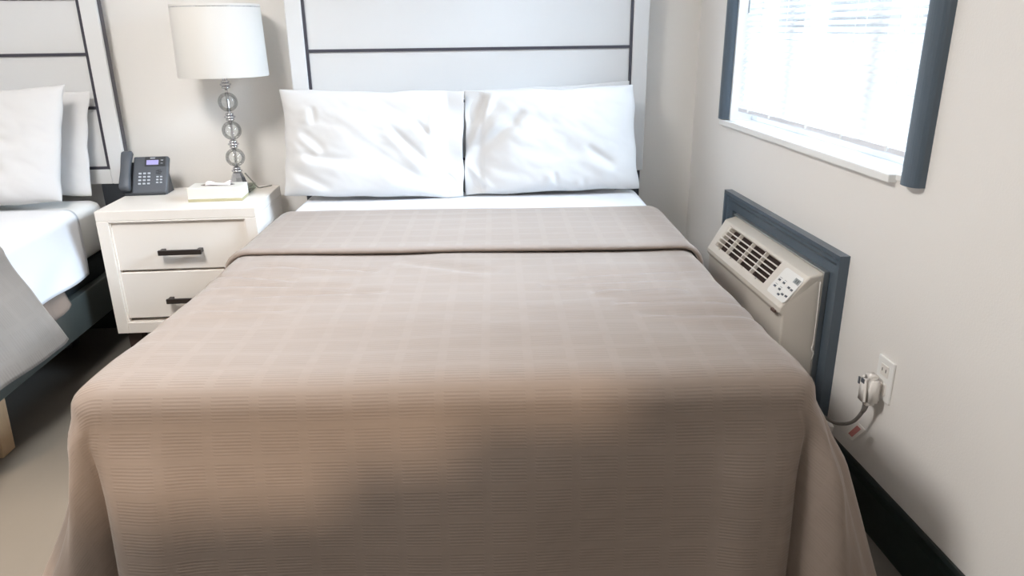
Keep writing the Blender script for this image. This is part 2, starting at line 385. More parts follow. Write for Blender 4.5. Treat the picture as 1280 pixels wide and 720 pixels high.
def drape_strip(w, R, zt, rows, hang_l, hang_r, slope, amp=0.0, creases=(), yshift=0.0, nx=48):
    """cloth strip across the bed; rows: list of (y, extra outward offset)"""
    bm = B(); uvl = bm.loops.layers.uv.new('UVMap'); uvd = {}; grid = []
    for (y, h) in rows:
        row = []
        def add(p, uv):
            v = bm.verts.new(p); uvd[v] = uv; row.append(v)
        ns = 16
        for sgn, hang in ((-1, hang_l),):
            for k in range(ns, 0, -1):
                d = (hang - R) * k / ns; add((sgn * (w + h + slope(sgn, y, d)), y + yshift * d, zt - R - d), (sgn * (w + d), y))
        for k in range(6, 0, -1):
            th = PI / 2 * k / 6; add((-(w - R) - (R + h) * math.sin(th), y, zt - R + (R + h) * math.cos(th)), (-(w - R) - R * th, y))
        for i in range(nx + 1):
            x = -(w - R) + 2 * (w - R) * i / nx; add((x, y, zt + h + wr(x, y, amp, creases)), (x, y))
        for k in range(1, 7):
            th = PI / 2 * k / 6; add(((w - R) + (R + h) * math.sin(th), y, zt - R + (R + h) * math.cos(th)), ((w - R) + R * th, y))
        for k in range(1, ns + 1):
            d = (hang_r - R) * k / ns; add((w + h + slope(1, y, d), y + yshift * d, zt - R - d), (w + d, y))
        grid.append(row)
    for a, b in zip(grid, grid[1:]):
        for i in range(len(a) - 1): bm.faces.new((a[i], a[i + 1], b[i + 1], b[i]))
    for f in bm.faces:
        for l in f.loops: l[uvl].uv = uvd[l.vert]
    return bm
def lin(a, b, n): return [a + (b - a) * i / n for i in range(n + 1)]
def mattress_bm(w, y0, y1, z0, z1, r=.05):
    bm = boxes((-w, w, y0, y1, z0, z1)); bmesh.ops.bevel(bm, geom=bm.edges[:], offset=r, segments=4, affect='EDGES', profile=.5); return bm

# ------------------------------------------------------------------ the near bed (turned a little from the headboard)
FX, FY, RZ = -.034, 1.335, -math.radians(3.2)
def place(o, z=0.0): o.location = (FX, FY, z); o.rotation_euler = (0, 0, RZ); return o
bed = empty('platform_bed', label='black platform frame under the near bed, hidden by its taupe bedspread', cat='bed frame'); place(bed)
obj('platform', boxes((-.70, .70, .05, 1.86, .14, .36)), BLACKBOX, bed, bevel=.006)
for sx in (-1, 1):
    for y in (.12, 1.78): obj('leg', boxes((sx * .62 - .03, sx * .62 + .03, y - .03, y + .03, 0, .14)), CHAR, bed, bevel=.004)
mt = place(obj('mattress', mattress_bm(.712, .045, 1.875, .36, .622), MATT, smooth=True, label='thick mattress of the near bed, under white sheet and taupe bedspread', cat='mattress'))
def sh_slope(s, y, d): return .05 * d
sheet = place(obj('bed_sheet', drape_strip(.728, .045, .640, [(y, .002 * nz(0, y * 7)) for y in lin(1.0, 1.885, 22)], .42, .42, lambda s, y, d: .10 * d * sstep(1.25, 1.6, y) + .004 * math.sin(y * 13 + d * 4) * sstep(1.2, 1.5, y), amp=.0025,
        creases=[]), LINEN2, smooth=True, solid=.003, label='white sheet showing between pillows and taupe bedspread on the near bed', cat='sheet'))
def near_flare(kind, q, d):
    lf_ = 0 if kind == 'front' else (q[0] < 0)
    dd = d * sstep(0, .18, d); g_ = sstep(0, .22, d)
    if kind == 'front':
        c = .682 - abs(q)
        return dd * (.05 + .02 * math.sin(q * 9 + 1)) - .022 * math.exp(-(c / .014) ** 2) * g_ + .010 * math.exp(-((c - .09) / .045) ** 2) * g_
    k = .32 if lf_ else .36
    dk = dd if not lf_ else (d * sstep(0, .5, d) if kind == 'corner' else d * sstep(0, .5 - .32 * sstep(0, .5, q[1]), d))
    if kind == 'corner':
        t = q[1]
        return dd * .05 * (1 - t) + dk * k * sstep(.15, .8, t) + g_ * (-.036 * math.exp(-((t - .10) / .10) ** 2) + (.022 if lf_ else .042) * math.exp(-((t - .38) / .13) ** 2) - .022 * math.exp(-((t - .74) / .10) ** 2) - .014 * math.exp(-(t / .06) ** 2) * 0)
    y = q[1]
    s = k + ((.16 if q[0] > 0 else .12) - k) * sstep(.0, .5, y)
    return dk * s + (.012 + .012 * math.sin(y * 8.0 + 2)) * sstep(.1, .5, d) * sstep(.15, .5, y)
def near_tip(kind, q):
    if kind == 'front': return .0
    a = .0 if q[0] > 0 else .012
    return a * sstep(.05, .8, q[1]) if kind == 'corner' else a * (1 - sstep(.0, .8, q[1]))
cr = [((.36, .53), (.60, .515), .012, .010), ((.22, .60), (.62, .61), .014, .005), ((.40, .44), (.70, .42), .016, .006), ((.30, .66), (.66, .70), .016, .004),
      ((-.62, .80), (-.25, .74), .016, .006), ((-.68, .62), (-.30, .60), .018, .006), ((-.60, .52), (-.20, .56), .015, .004), ((-.70, .72), (-.46, .66), .014, .005), ((-.20, .84), (.1, .70), .03, .003),
      ((.45, .36), (.70, .34), .015, .004), ((-.66, .44), (-.42, .42), .015, .004)]
sp = place(obj('bedspread', drape_foot(.742, 1.46, .650, .060, .60, near_flare, near_tip, [(a, b, c_, d_ * 2.4) for a, b, c_, d_ in cr], amp=.0065), SPREAD, smooth=True, solid=.004,
        label='taupe ribbed bedspread draped over the near bed down to the floor', cat='bedspread'))
flap_rows = [(.905, .003), (.899, .006), (.897, .011), (.900, .016), (.910, .020), (.93, .020), (.96, .017)] + [(y, .016 + .0015 * nz(0, y * 9)) for y in lin(.99, 1.44, 14)] + [(1.455, .015), (1.463, .010), (1.464, .002)]
def flap_slope(s, y, d):
    return .012 + d * sstep(0, .18, d) * (.16 if s > 0 else .12) + .006 * sstep(.1, .4, d)
fl = obj('turned_back_flap', drape_strip(.742, .060, .650, flap_rows, .50, .50, flap_slope, amp=.003, creases=[((-.5, 1.40), (.5, 1.41), .02, .003)]), SPREAD, sp, smooth=True, solid=.004, label='turned-back head end of the bedspread with a rolled edge')

# ------------------------------------------------------------------ pillows
def pillow_bm(w, h, T, creases, seed, amp=.006, flap=0, sag=.25, taper=0.0):
    """w, h size; T half thickness; local X across, Y up, front is -Z... creases given in u,v (-1..1)"""
    bm = B(); n, m = 72, 48; front = []; back = []
    for j in range(m + 1):
        v = -1 + 2 * j / m; rf, rb = [], []
        for i in range(n + 1):
            u = -1 + 2 * i / n
            px = u * w / 2 * (1 - (.030 if u * flap <= 0 else .006) * (1 - v * v) + taper * v); py = v * h / 2 * (1 - (.035 if v > 0 else .0) * (1 - u * u))
            px += .010 * nz(v * 2.6, seed, u) * abs(u) ** 6; py += .008 * nz(u * 3.1, seed + 4, v) * abs(v) ** 6
            uu = u
            if flap > 0: uu = -1 + (u + 1) * (2 / (1.80)); 
            if flap < 0: uu = 1 - (1 - u) * (2 / (1.80))
            inside = abs(uu) < 1
            th = ((1 - abs(uu) ** 3.0) ** .6 if inside else 0) * (1 - abs(v) ** (3.0 if v > 0 else 5.0)) ** .55
            th *= 1 + sag * (-v) * .5
            edge = (1 - u ** 8) * (1 - v ** 8)
            h0 = amp * (1.3 * nz(u * 2.5 + seed, v * 2.0, seed) + .9 * nz(u * 4 + v * 3, (v * 4 - u * 2) * .6, seed + 2) + .5 * abs(nz(u * 7 + v * 6, (v * 3 - u * 3), seed + 6)))
            ch = 0
            for (a, b, wd, dp) in creases:
                ax, ay = a; bx, by = b; dx, dy = (bx - ax) * w / 2, (by - ay) * h / 2; L2 = dx * dx + dy * dy
                rx, ry = (u - ax) * w / 2, (v - ay) * h / 2
                t = (rx * dx + ry * dy) / L2; side = (rx * dy - ry * dx) / math.sqrt(L2)
                if -.1 < t < 1.1:
                    f = sstep(-.1, .25, t) * (1 - sstep(.75, 1.1, t))
                    wd_ = wd * 1.25; ch += 1.25 * dp * f * (-math.exp(-(side / wd_) ** 2) * (1 if side < 0 else 1) + .55 * math.exp(-((side - 2.1 * wd_) / (1.9 * wd_)) ** 2))
            z = T * th + (h0 + ch) * edge + .002
            if not inside: z += .012 * math.sin(v * 7 + seed) * (abs(uu) - 1) * 4
            rf.append(bm.verts.new((px, py, z))); 
            if 0 < i < n and 0 < j < m: rb.append(bm.verts.new((px, py, -T * .8 * th - .002 + (0 if inside else .012 * math.sin(v * 7 + seed) * (abs(uu) - 1) * 4))))
            else: rb.append(rf[-1])
        front.append(rf); back.append(rb)
    for j in range(m):
        for i in range(n):
            bm.faces.new((front[j][i], front[j][i + 1], front[j + 1][i + 1], front[j + 1][i]))
            q = []
            for vv in (back[j][i], back[j + 1][i], back[j + 1][i + 1], back[j][i + 1]):
                if vv not in q: q.append(vv)
            if len(q) > 2:
                try: bm.faces.new(q)
                except ValueError: pass
    return bm
def pillow(label, cx, cy, cz, w, h, T, lean, rz, roll, creases, seed, flap=0, amp=.006, group=None, name='pillow', taper=0.0):
    o = obj(name, pillow_bm(w, h, T, creases, seed, amp, flap, taper=taper), LINEN, smooth=True, sub=1, label=label, cat='pillow', group=group)
    # local X across, local Y up the pillow, local +Z towards the foot of the bed
    M0 = Matrix.Rotation(rz, 4, 'Z') @ Matrix.Rotation(PI / 2 - lean, 4, 'X') @ Matrix.Rotation(roll, 4, 'Z')
    o.matrix_world = Matrix.Translation((cx, cy, cz)) @ M0
    return o
def pc(pts, x0, x1, y0, y1):       # crease list measured on the pillow front
    return [(((a[0] - x0) / (x1 - x0) * 2 - 1, (y1 - a[1]) / (y1 - y0) * 2 - 1), ((b[0] - x0) / (x1 - x0) * 2 - 1, (y1 - b[1]) / (y1 - y0) * 2 - 1), wd, dp) for a, b, wd, dp in pts]
crl = pc([((497, 160), (548, 207), .012, .016), ((528, 151), (554, 177), .010, .014), ((559, 138), (555, 178), .007, .020), ((550, 206), (584, 233), .010, .016), ((397, 135), (398, 158), .010, .008),
          ((380, 166), (414, 192), .014, .009), ((366, 194), (448, 204), .014, .010), ((362, 212), (422, 238), .013, .010), ((470, 190), (540, 226), .02, .008), ((372, 178), (400, 200), .012, .008), ((470, 120), (520, 150), .02, .006)], 355, 592, 113, 248)
crr = pc([((604, 112), (570, 186), .014, -.020), ((640, 140), (586, 184), .018, .018), ((717, 184), (754, 210), .014, .010), ((676, 213), (680, 232), .008, .009), ((712, 222), (716, 238), .008, .008), ((566, 196), (604, 236), .010, -.016),
          ((690, 140), (640, 170), .03, .006), ((600, 205), (660, 222), .02, .006)], 566, 786, 112, 238)
pillow('white pillow at the left of the near bed, creased towards its right end', -.341, 3.150, .870, .756, .445, .072, math.radians(10), math.radians(-1.5), math.radians(-1.5), crl, 1.7, flap=1)
pillow('white pillow at the right of the near bed, beside the dark-edged window wall', .407, 3.147, .868, .740, .440, .072, math.radians(10), math.radians(-2), math.radians(1.0), crr, 5.2, flap=-1, taper=-.03)
pillow('white pillow tucked behind the right pillow, its corner standing above it', .41, 3.258, .868, .73, .440, .020, math.radians(5), math.radians(0), math.radians(2.2), [], 9.1, amp=.004)

# ------------------------------------------------------------------ headboards
def headboard(cx, wd, label):
    r = empty('headboard', (cx, 3.30, 0), label=label, cat='headboard', group=None)
    hw = wd / 2; st = .068; zb, ztop = .700, 1.78
    lines = [.770, 1.022, 1.237, 1.452, 1.667]
    obj('panel', boxes((-hw + st, hw - st, .012, .04, zb + .05, ztop - .06)), HBP, r)
    for sx in (-1, 1):
        a, b = sorted((sx * hw, sx * (hw - st))); obj('stile', boxes((a, b, 0, .042, zb, ztop)), HBF, r, bevel=.005, seg=3)
        e = B(); a, b = sorted((sx * (hw - .0005), sx * (hw + .0015))); box(e, a, b, .012, .045, zb + .004, ztop); obj('edge_band', e, INLAY, r)
        l0 = -hw + .0 if sx < 0 else hw - .13
        obj('leg', boxes((l0 + .01, l0 + .12, .008, .036, 0, zb)), CHAR, r, bevel=.003)
    obj('rail', boxes((-hw + st, hw - st, .002, .042, zb, lines[0] - .006)), HBF, r, bevel=.004)
    obj('rail', boxes((-hw + st, hw - st, .002, .042, lines[-1] + .006, ztop)), HBF, r, bevel=.004)
    for z in lines: obj('inlay_strip', boxes((-hw + st, hw - st, .006, .02, z - .006, z + .006)), INLAY, r)
    for sx in (-1, 1):
        x = sx * (hw - st - .006); obj('inlay_strip', boxes((x - .006, x + .006, .0055, .02, lines[0] - .007, lines[-1] + .007)), INLAY, r)
    return r
headboard(.083, 1.525, 'white panelled headboard with dark inlay lines behind the near bed')
headboard(-2.182, 1.525, 'white panelled headboard behind the far left bed, beside the desk telephone')

# ------------------------------------------------------------------ the far left bed
LX, LY = -2.245, 1.40
def placel(o): o.location = (LX, LY, 0); return o
lf = empty('platform_bed', label='dark bed frame with side rail and pale wooden leg under the left bed', cat='bed frame'); placel(lf)
obj('platform', boxes((-.70, .70, .05, 1.86, .20, .335)), BLACKBOX, lf, bevel=.004)
obj('box_base', boxes((-.712, .712, .06, 1.86, .335, .43)), BLACKBOX, lf, bevel=.01)
for sx in (-1, 1):
    a, b = sorted((sx * .712, sx * .748)); obj('side_rail', boxes((a, b, .04, 1.87, .195, .345)), RAIL, lf, bevel=.004)
obj('end_rail', boxes((-.712, .712, .02, .05, .195, .345)), RAIL, lf, bevel=.004)
for sx in (-1, 1):
    for y in (.12, .87, 1.78):
        a, b = sorted((sx * .655, sx * .735)) if y < 1.5 else sorted((sx * .46, sx * .53))
        bm = B(); extrude_poly(bm, [(a + .008, 0), (b - .008, 0), (b, .20), (a, .20)], y - .035, y + .035, lambda p, q: (p[0], q, p[1])); obj('leg', bm, PALEW if y < 1.5 else CHAR, lf, bevel=.004, label='pale wooden leg' if y < 1.5 else None)
lm = placel(obj('mattress', mattress_bm(.725, .03, 1.86, .43, .648, .045), MATT, smooth=True, label='mattress of the left bed with wrinkled grey-white side beside the nightstand', cat='mattress'))
lsh = placel(obj('bed_sheet', drape_strip(.736, .045, .660, [(y, .003 * nz(1, y * 7)) for y in lin(.98, 1.60, 24)], .22, .255, lambda s, y, d: (.04 + .09 * sstep(1.02, 1.2, y)) * d + .008 * math.sin(y * 17 + d * 8) * sstep(.08, .22, d) * sstep(1.02, 1.2, y), amp=.003, yshift=-.25),
        LINEN2, smooth=True, solid=.003, label='white sheet hanging over the side of the left bed', cat='sheet'))
bm = B(); rows = []
for q in range(21):
    y = .98 + .46 * q / 20; row = []
    for k in range(1, 17):
        if k < 0: p = (.735 + k * .012, y, .657)
        else:
            d = .12 + (.195 + .012 * math.sin(q * .9)) * k / 16; p = (.7345 + .015 * d + .030 * max(0, d - .24) / .06 * (1 + .4 * math.sin(q * 1.1)), y - .3 * d, .655 - d)
        row.append(bm.verts.new(p))
    rows.append(row)
for a, b in zip(rows, rows[1:]):
    for i in range(len(a) - 1): bm.faces.new((a[i], a[i + 1], b[i + 1], b[i]))
BLK = bm
def left_flare(kind, q, d):
    dd = d * sstep(0, .15, d)
    if kind == 'side': return dd * .16 + (.018 * math.sin(q[1] * 15) + .012 * nz(q[1] * 9, d * 6)) * sstep(.02, .3, d)
    if kind == 'front': return dd * .06 + .01 * math.sin(q * 11) * sstep(.05, .3, d)
    return dd * .14
lsp = placel(obj('bedspread', drape_foot(.752, 1.06, .680, .05, .392, left_flare, None, [], amp=.004, headcut=.42, hemwave=.06), SPREADG, smooth=True, solid=.004,
        label='greyish bedspread hanging over the side of the left bed', cat='bedspread'))
pillow('white pillow in front at the left edge of the picture, on the left bed', -1.93, 3.105, .890, .76, .46, .070, math.radians(12), math.radians(-2), math.radians(2.5), [((-.2, -.3), (.5, -.45), .016, .010), ((.1, .3), (.6, .0), .016, .010)], 12.3, taper=.10)
pillow('white pillow tucked behind another against the left headboard', -1.885, 3.240, .885, .74, .43, .034, math.radians(8), 0, math.radians(-.5), [], 15.7, amp=.004, taper=.06)

obj('blanket_edge', BLK, BROWNB, lsh, smooth=True, solid=.002, label='brown blanket edge peeking below the white sheet')

# ------------------------------------------------------------------ nightstand
NX0, NX1, NY0, NY1 = -1.392, -.786, 2.886, 3.33
ns = empty('nightstand', ((NX0 + NX1) / 2, NY0, 0), label='cream two-drawer nightstand between the beds with dark bar handles', cat='nightstand')
hx = (NX1 - NX0) / 2; dp = NY1 - NY0
obj('top_panel', boxes((-hx, hx, 0, dp, .632, .672)), CAB, ns, bevel=.003)
bm = boxes((-hx, -hx + .045, 0, dp, .166, .632), (hx - .045, hx, 0, dp, .166, .632), (-hx + .045, hx - .045, 0, dp, .166, .212), (-hx + .045, hx - .045, dp - .02, dp, .212, .632), (-hx + .045, hx - .045, .0, .02, .626, .632))
obj('body', bm, CAB, ns, bevel=.002)
obj('recess', boxes((-hx + .045, hx - .045, .045, .06, .212, .626)), GAP, ns)
def drawer(z0, z1):
    d = obj('drawer', boxes((-hx + .05, hx - .05, .012, .045, z0, z1)), CAB, ns, bevel=.004)
    zc = (z0 + z1) / 2 - .018
    bm = boxes((-.082, .082, -.028, -.016, zc - .010, zc + .010), (-.080, -.062, -.018, .014, zc - .008, zc + .008), (.062, .080, -.018, .014, zc - .008, zc + .008))
    obj('handle', bm, BRONZE, d, bevel=.002)
drawer(.428, .620); drawer(.226, .420)
bm = boxes((-hx + .05, hx - .05, .008, .03, .6205, .6255)); bm2 = B()
for a, b, c, d in ((-hx + .045, -hx + .052, .212, .626), (hx - .052, hx - .045, .212, .626)): box(bm, a, b, .006, .03, c, d)
obj('drawer_moulding', bm, CAB, ns, bevel=.002)
for sx in (-1, 1):
    for y in (.035, dp - .06):
        x = sx * (hx - .05); obj('leg', boxes((x - .028, x + .028, y, y + .05, 0, .166)), mat('dark_brown_wood', rgb(58, 44, 40), .5) if 'dark_brown_wood' not in bpy.data.materials else bpy.data.materials['dark_brown_wood'], ns, bevel=.003)

# ------------------------------------------------------------------ table lamp
ZT = .672
lx, ly = -.930, 3.215
lamp = empty('table_lamp', (lx, ly, ZT), label='table lamp of stacked clear glass balls with white drum shade on the nightstand', cat='lamp')
obj('base', boxes((-.056, .056, -.056, .056, 0, .026)), ACRYL, lamp, bevel=.004)
def circ(a): return a
prof = [(.038, .026), (.038, .032), (.034, .040), (.028, .060), (.020, .078), (.012, .086)]
obj('foot_bell', lathe(B(), prof, n=8), mat('crystal_chrome', rgb(205, 207, 210), .1, metal=.85), lamp)
def ringbm(z):
    bm = B()
    for dz, r in ((-.011, .017), (0, .022), (.011, .016)):
        lathe(bm, [(r - .006, z + dz - .006), (r, z + dz - .003), (r + .001, z + dz), (r, z + dz + .003), (r - .006, z + dz + .006)], n=20)
    return bm
for z in (.088, .200, .312, .442): obj('ring', ringbm(z), CHROME, lamp, smooth=True)
for z in (.144, .256, .372):
    r = .039
    bm = B(); bmesh.ops.create_uvsphere(bm, u_segments=32, v_segments=20, radius=r); bmesh.ops.translate(bm, verts=bm.verts[:], vec=(0, 0, z)); bmesh.ops.scale(bm, verts=bm.verts[:], vec=(1, 1, 1))
    obj('glass_ball', bm, BALL, lamp, smooth=True)
obj('stem', lathe(B(), [(.006, .026), (.006, .56)], n=14), CHROME, lamp, smooth=True)
obj('neck', lathe(B(), [(.011, .455), (.009, .47), (.009, .50)], n=16), CHROME, lamp, smooth=True)
zb, zt_ = .474, .748
bm = B(); lathe(bm, [(.174, zb), (.1755, zb + .004), (.1705, zt_ - .004), (.170, zt_)], n=64, caps=False); lathe(bm, [(.1715, zb), (.1675, zt_)], n=64, caps=False)
obj('shade', bm, SHADE, lamp, smooth=True)
bm = B(); tube(bm, [(.17 * math.cos(a), .17 * math.sin(a), zt_ - .01) for a in lin(0, 2 * PI, 48)], .0015, 6, False)
for k in range(3): tube(bm, [(.008 * math.cos(k * 2.094), .008 * math.sin(k * 2.094), zt_ - .02), (.169 * math.cos(k * 2.094), .169 * math.sin(k * 2.094), zt_ - .01)], .0016, 6)
obj('shade_spider', bm, CHROME, lamp)
obj('bulb', lathe(B(), [(.012, .56), (.014, .585), (.028, .62), (.030, .64), (.022, .665), (.006, .675)], n=20), mat('frosted_bulb', rgb(240, 240, 236), .3), lamp, smooth=True)
obj('cord', tube(B(), smoothcurve([(.028, .012, .075), (.05, .03, .035), (.066, .045, .006), (.09, .06, .004), (.115, .09, .004)]), .003, 6), mat('clear_cord', rgb(150, 150, 142), .3), lamp, smooth=True)

# ------------------------------------------------------------------ tissue box
tb = empty('tissue_box', (-.974, 3.070, ZT), rz=math.radians(1.0), label='flat white tissue box lying on the nightstand before the lamp', cat='tissue box')
obj('box_body', boxes((-.106, .106, -.056, .056, .010, .056)), BOXC, tb, bevel=.003)
obj('bottom_band', boxes((-.1065, .1065, -.0565, .0565, .0, .0105)), BOXE, tb, bevel=.002)
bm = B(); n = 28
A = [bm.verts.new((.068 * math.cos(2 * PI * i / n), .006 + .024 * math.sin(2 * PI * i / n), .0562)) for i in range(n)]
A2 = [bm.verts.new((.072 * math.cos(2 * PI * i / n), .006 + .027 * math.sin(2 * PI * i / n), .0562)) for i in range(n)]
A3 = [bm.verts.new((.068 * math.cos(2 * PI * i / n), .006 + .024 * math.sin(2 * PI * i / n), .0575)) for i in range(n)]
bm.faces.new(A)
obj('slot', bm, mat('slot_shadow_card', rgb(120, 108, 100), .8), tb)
bm = B(); rows = []
for j in range(9):
    v = j / 8; rows.append([bm.verts.new((-.045 + .10 * i / 14 , .006 + .018 * (v - .5) * 2 * (1 - .3 * math.sin(i * .4)), .0585 + .014 * math.sin(PI * v) * (.5 + .5 * math.sin(i * .55 + .5)) + .001 * nz(i, j))) for i in range(15)])
for a, b in zip(rows, rows[1:]):
    for i in range(14): bm.faces.new((a[i], a[i + 1], b[i + 1], b[i]))
obj('tissue', bm, TISSUE, tb, smooth=True, solid=.001)

# ------------------------------------------------------------------ telephone
ph = empty('desk_telephone', (-1.305, 3.175, ZT), rz=math.radians(2), label='dark grey office telephone with lit lilac screen on the nightstand', cat='telephone')
# face plane: from (y=0, z=.018) up to (y=.085, z=.155)
f0 = Vector((0, 0, .020)); f1 = Vector((0, .088, .150)); fe = (f1 - f0).normalized(); fn = Vector((0, -fe.z, fe.y)); FL = (f1 - f0).length
def fp(x, s, h=0.0): return Vector((x, 0, 0)) + f0 + fe * s + fn * h
def plate(bm, x0, x1, s0, s1, h0, h1):
    v = [bm.verts.new(fp(x, s, h)) for x in (x0, x1) for s in (s0, s1) for h in (h0, h1)]
    for q in ((0, 1, 3, 2), (4, 6, 7, 5), (0, 4, 5, 1), (2, 3, 7, 6), (0, 2, 6, 4), (1, 5, 7, 3)): bm.faces.new([v[i] for i in q])
    return bm
bm = B(); plate(bm, -.055, .086, -.010, FL, -.026, 0)
obj('body', bm, PHONE, ph, bevel=.006, seg=3)
bm = B(); plate(bm, -.092, -.054, -.010, FL * .86, -.026, -.006); obj('cradle', bm, PHONED, ph, bevel=.005)
bm = B(); plate(bm, -.008, .076, FL * .70, FL - .004, 0, .003); obj('screen_bezel', bm, PHONED, ph, bevel=.002)
bm = B(); plate(bm, .000, .048, FL * .74, FL - .020, .0025, .0045); obj('screen', bm, SCREEN, ph, label='lit lilac display')
bm = B(); plate(bm, .014, .034, FL - .013, FL - .009, .003, .0042); obj('maker_mark', bm, KEY, ph)
keys = [(.056, .068, FL * .76 + k * .014, FL * .76 + k * .014 + .006) for k in range(2)]
keys += [(-.030 + c * .018, -.019 + c * .018, .074 - r * .0155, .0815 - r * .0155) for r in range(4) for c in range(3)]
keys += [(.042 + c * .015, .051 + c * .015, .058 - r * .013, .064 - r * .013) for r in range(3) for c in range(2)]
for a_, b_, c_, d_ in keys: obj('key', plate(B(), a_, b_, c_, d_, -.0005, .003), KEY, ph, bevel=.001)
bm = B()
for i in range(5): plate(bm, .044 + .006 * math.cos(i * 1.257), .046 + .012 + .006 * math.cos(i * 1.257), .082 + .008 * math.sin(i * 1.257), .085 + .008 * math.sin(i * 1.257), 0, .0025)
obj('navigation_keys', bm, PHONED, ph)
# handset: a long shaped bar lying along the left of the face
bm = B(); rows = []
for k in range(21):
    t = k / 20; s = -.004 + t * (FL + .018); hh = .020 + .010 * (math.cos(t * 2 * PI) * .5 + .5); ww = .0195 + .003 * (math.cos(t * 2 * PI) * .5 + .5); base = .004 + .014 * math.sin(PI * t) * 1.0
    if k in (0, 20): ww *= .8; hh *= .8
    ring = []
    for a in range(16):
        an = 2 * PI * a / 16; ca, sa = math.cos(an), math.sin(an); q = 4
        ca = math.copysign(abs(ca) ** (2 / q), ca); sa = math.copysign(abs(sa) ** (2 / q), sa)
        ring.append(bm.verts.new(fp(-.073 + ww * ca, s, base + hh / 2 + hh / 2 * sa)))
    rows.append(ring)
for a, b in zip(rows, rows[1:]):
    for i in range(16): bm.faces.new((a[i], a[(i + 1) % 16], b[(i + 1) % 16], b[i]))
bm.faces.new(rows[0][::-1]); bm.faces.new(rows[-1])
obj('handset', bm, PHONE, ph, smooth=True)
bm = B(); v = [(.020, .0), (.098, .0), (.090, .010), (.058, .075), (.046, .068)]
for x0, x1 in ((-.06, .088),): extrude_poly(bm, [(.030, .0), (.100, .0), (.094, .012), (.066, .105), (.055, .098)], x0 + .01, x1 - .004, lambda p, a: (a, p[0], p[1]))
obj('stand', bm, PHONED, ph, bevel=.002)
bm = B(); box(bm, -.085, .082, -.004, .034, 0, .012); obj('foot', bm, PHONED, ph, bevel=.004)
pts = []
for k in range(90):
    t = k / 89; an = t * 2 * PI * 15; pts.append((-.082 - .02 * math.sin(t * PI) + .0045 * math.cos(an), .004 + .06 * t, .006 + .0045 * math.sin(an) + .0))
obj('coiled_cord', tube(B(), pts, .0014, 5), PHONED, ph, smooth=True)

# ------------------------------------------------------------------ air conditioner in the right wall
tr = empty('air_conditioner_surround', (XR, (1.918 + 2.855) / 2, .155), label='slate-blue moulded frame round the wall air conditioner', cat='frame')
FY0, FY1, FZ0, FZ1 = 1.918, 2.855, .152, .697
mp_ = [(0, 0), (.030, 0), (.030, .012), (.022, .020), (.022, .030), (.016, .040), (.016, .070), (0, .070)]
def fpart(name, poly_f, a0, a1):
    bm = extrude_poly(B(), mp_, a0, a1, poly_f)
    rel(obj(name, bm, NAVY, bevel=.002), tr)
def miter(bm_name, horizontal, sgn):
    bm = B(); A = []; Bv = []
    for (d, o) in mp_:
        if horizontal:
            z = FZ1 - o if sgn > 0 else FZ0 + o
            A.append(bm.verts.new((XR - d, FY0 + o, z))); Bv.append(bm.verts.new((XR - d, FY1 - o, z)))
        else:
            y = FY0 + o if sgn < 0 else FY1 - o
            A.append(bm.verts.new((XR - d, y, FZ0 + o))); Bv.append(bm.verts.new((XR - d, y, FZ1 - o)))
    n = len(mp_)
    for i in range(n): bm.faces.new((A[i], A[(i + 1) % n], Bv[(i + 1) % n], Bv[i]))
    bm.faces.new(A[::-1]); bm.faces.new(Bv); rel(obj(bm_name, bm, NAVY), tr)
miter('top_rail', True, 1); miter('bottom_rail', True, -1); miter('stile', False, -1); miter('stile', False, 1)

ac = empty('air_conditioner', (XR, 2.335, .22), label='off-white through-wall air conditioner under the window with slatted grille', cat='air conditioner')
P0 = Vector((1.029, 0, .6115)); P1 = Vector((.952, 0, .5135)); e_ = (P1 - P0).normalized(); n_ = Vector((-.786, 0, .618)); n_ = (n_ - n_.dot(e_) * e_).normalized(); SL = (P1 - P0).length
def ap(y, s, h=0.0): return P0 + e_ * s + n_ * h + Vector((0, y, 0))
Ya, Yb = 1.998, 2.725                                   # near and far ends
# cross-section: back-top, slope top, slope bottom, lip, front bottom, back bottom; the far end tapers in towards the front
sec = [(1.080, .622), (1.029, .6115), (.952, .5135), (.950, .497), (.962, .486), (.968, .225), (1.080, .218)]
def tap(x): return .055 * max(0, min(1, (1.05 - x) / .10))
bm = B()
nearv = [bm.verts.new((x, Ya - .0 + .012 * max(0, (1.03 - x) / .08), z)) for x, z in sec]; farv = [bm.verts.new((x, Yb - tap(x), z)) for x, z in sec]
n = len(sec)
GY0, GY1, G0, G1 = 2.180, 2.632, .013, .098
for i in range(n):
    if i == 1: continue
    bm.faces.new((nearv[i], nearv[(i + 1) % n], farv[(i + 1) % n], farv[i]))
bm.faces.new(nearv[::-1]); bm.faces.new(farv)
hole = [bm.verts.new(ap(y, s)) for y, s in ((GY0, G0), (GY0, G1), (GY1, G1), (GY1, G0))]
inn = [bm.verts.new(ap(y, s, -.03)) for y, s in ((GY0, G0), (GY0, G1), (GY1, G1), (GY1, G0))]
a, b, c, d = nearv[1], nearv[2], farv[2], farv[1]
for q in ((a, b, hole[1], hole[0]), (b, c, hole[2], hole[1]), (c, d, hole[3], hole[2]), (d, a, hole[0], hole[3])): bm.faces.new(q)
for i in range(4): bm.faces.new((hole[i], hole[(i + 1) % 4], inn[(i + 1) % 4], inn[i]))
rel(obj('housing', bm, ACP, bevel=.007, seg=3), ac)
bm = B(); bm.faces.new([bm.verts.new(ap(y, s, -.029)) for y, s in ((GY0, G0), (GY0, G1), (GY1, G1), (GY1, G0))]); rel(obj('grille_cavity', bm, ACD), ac)
gr = obj('grille', B(), ACG)
bm = bmesh.new()
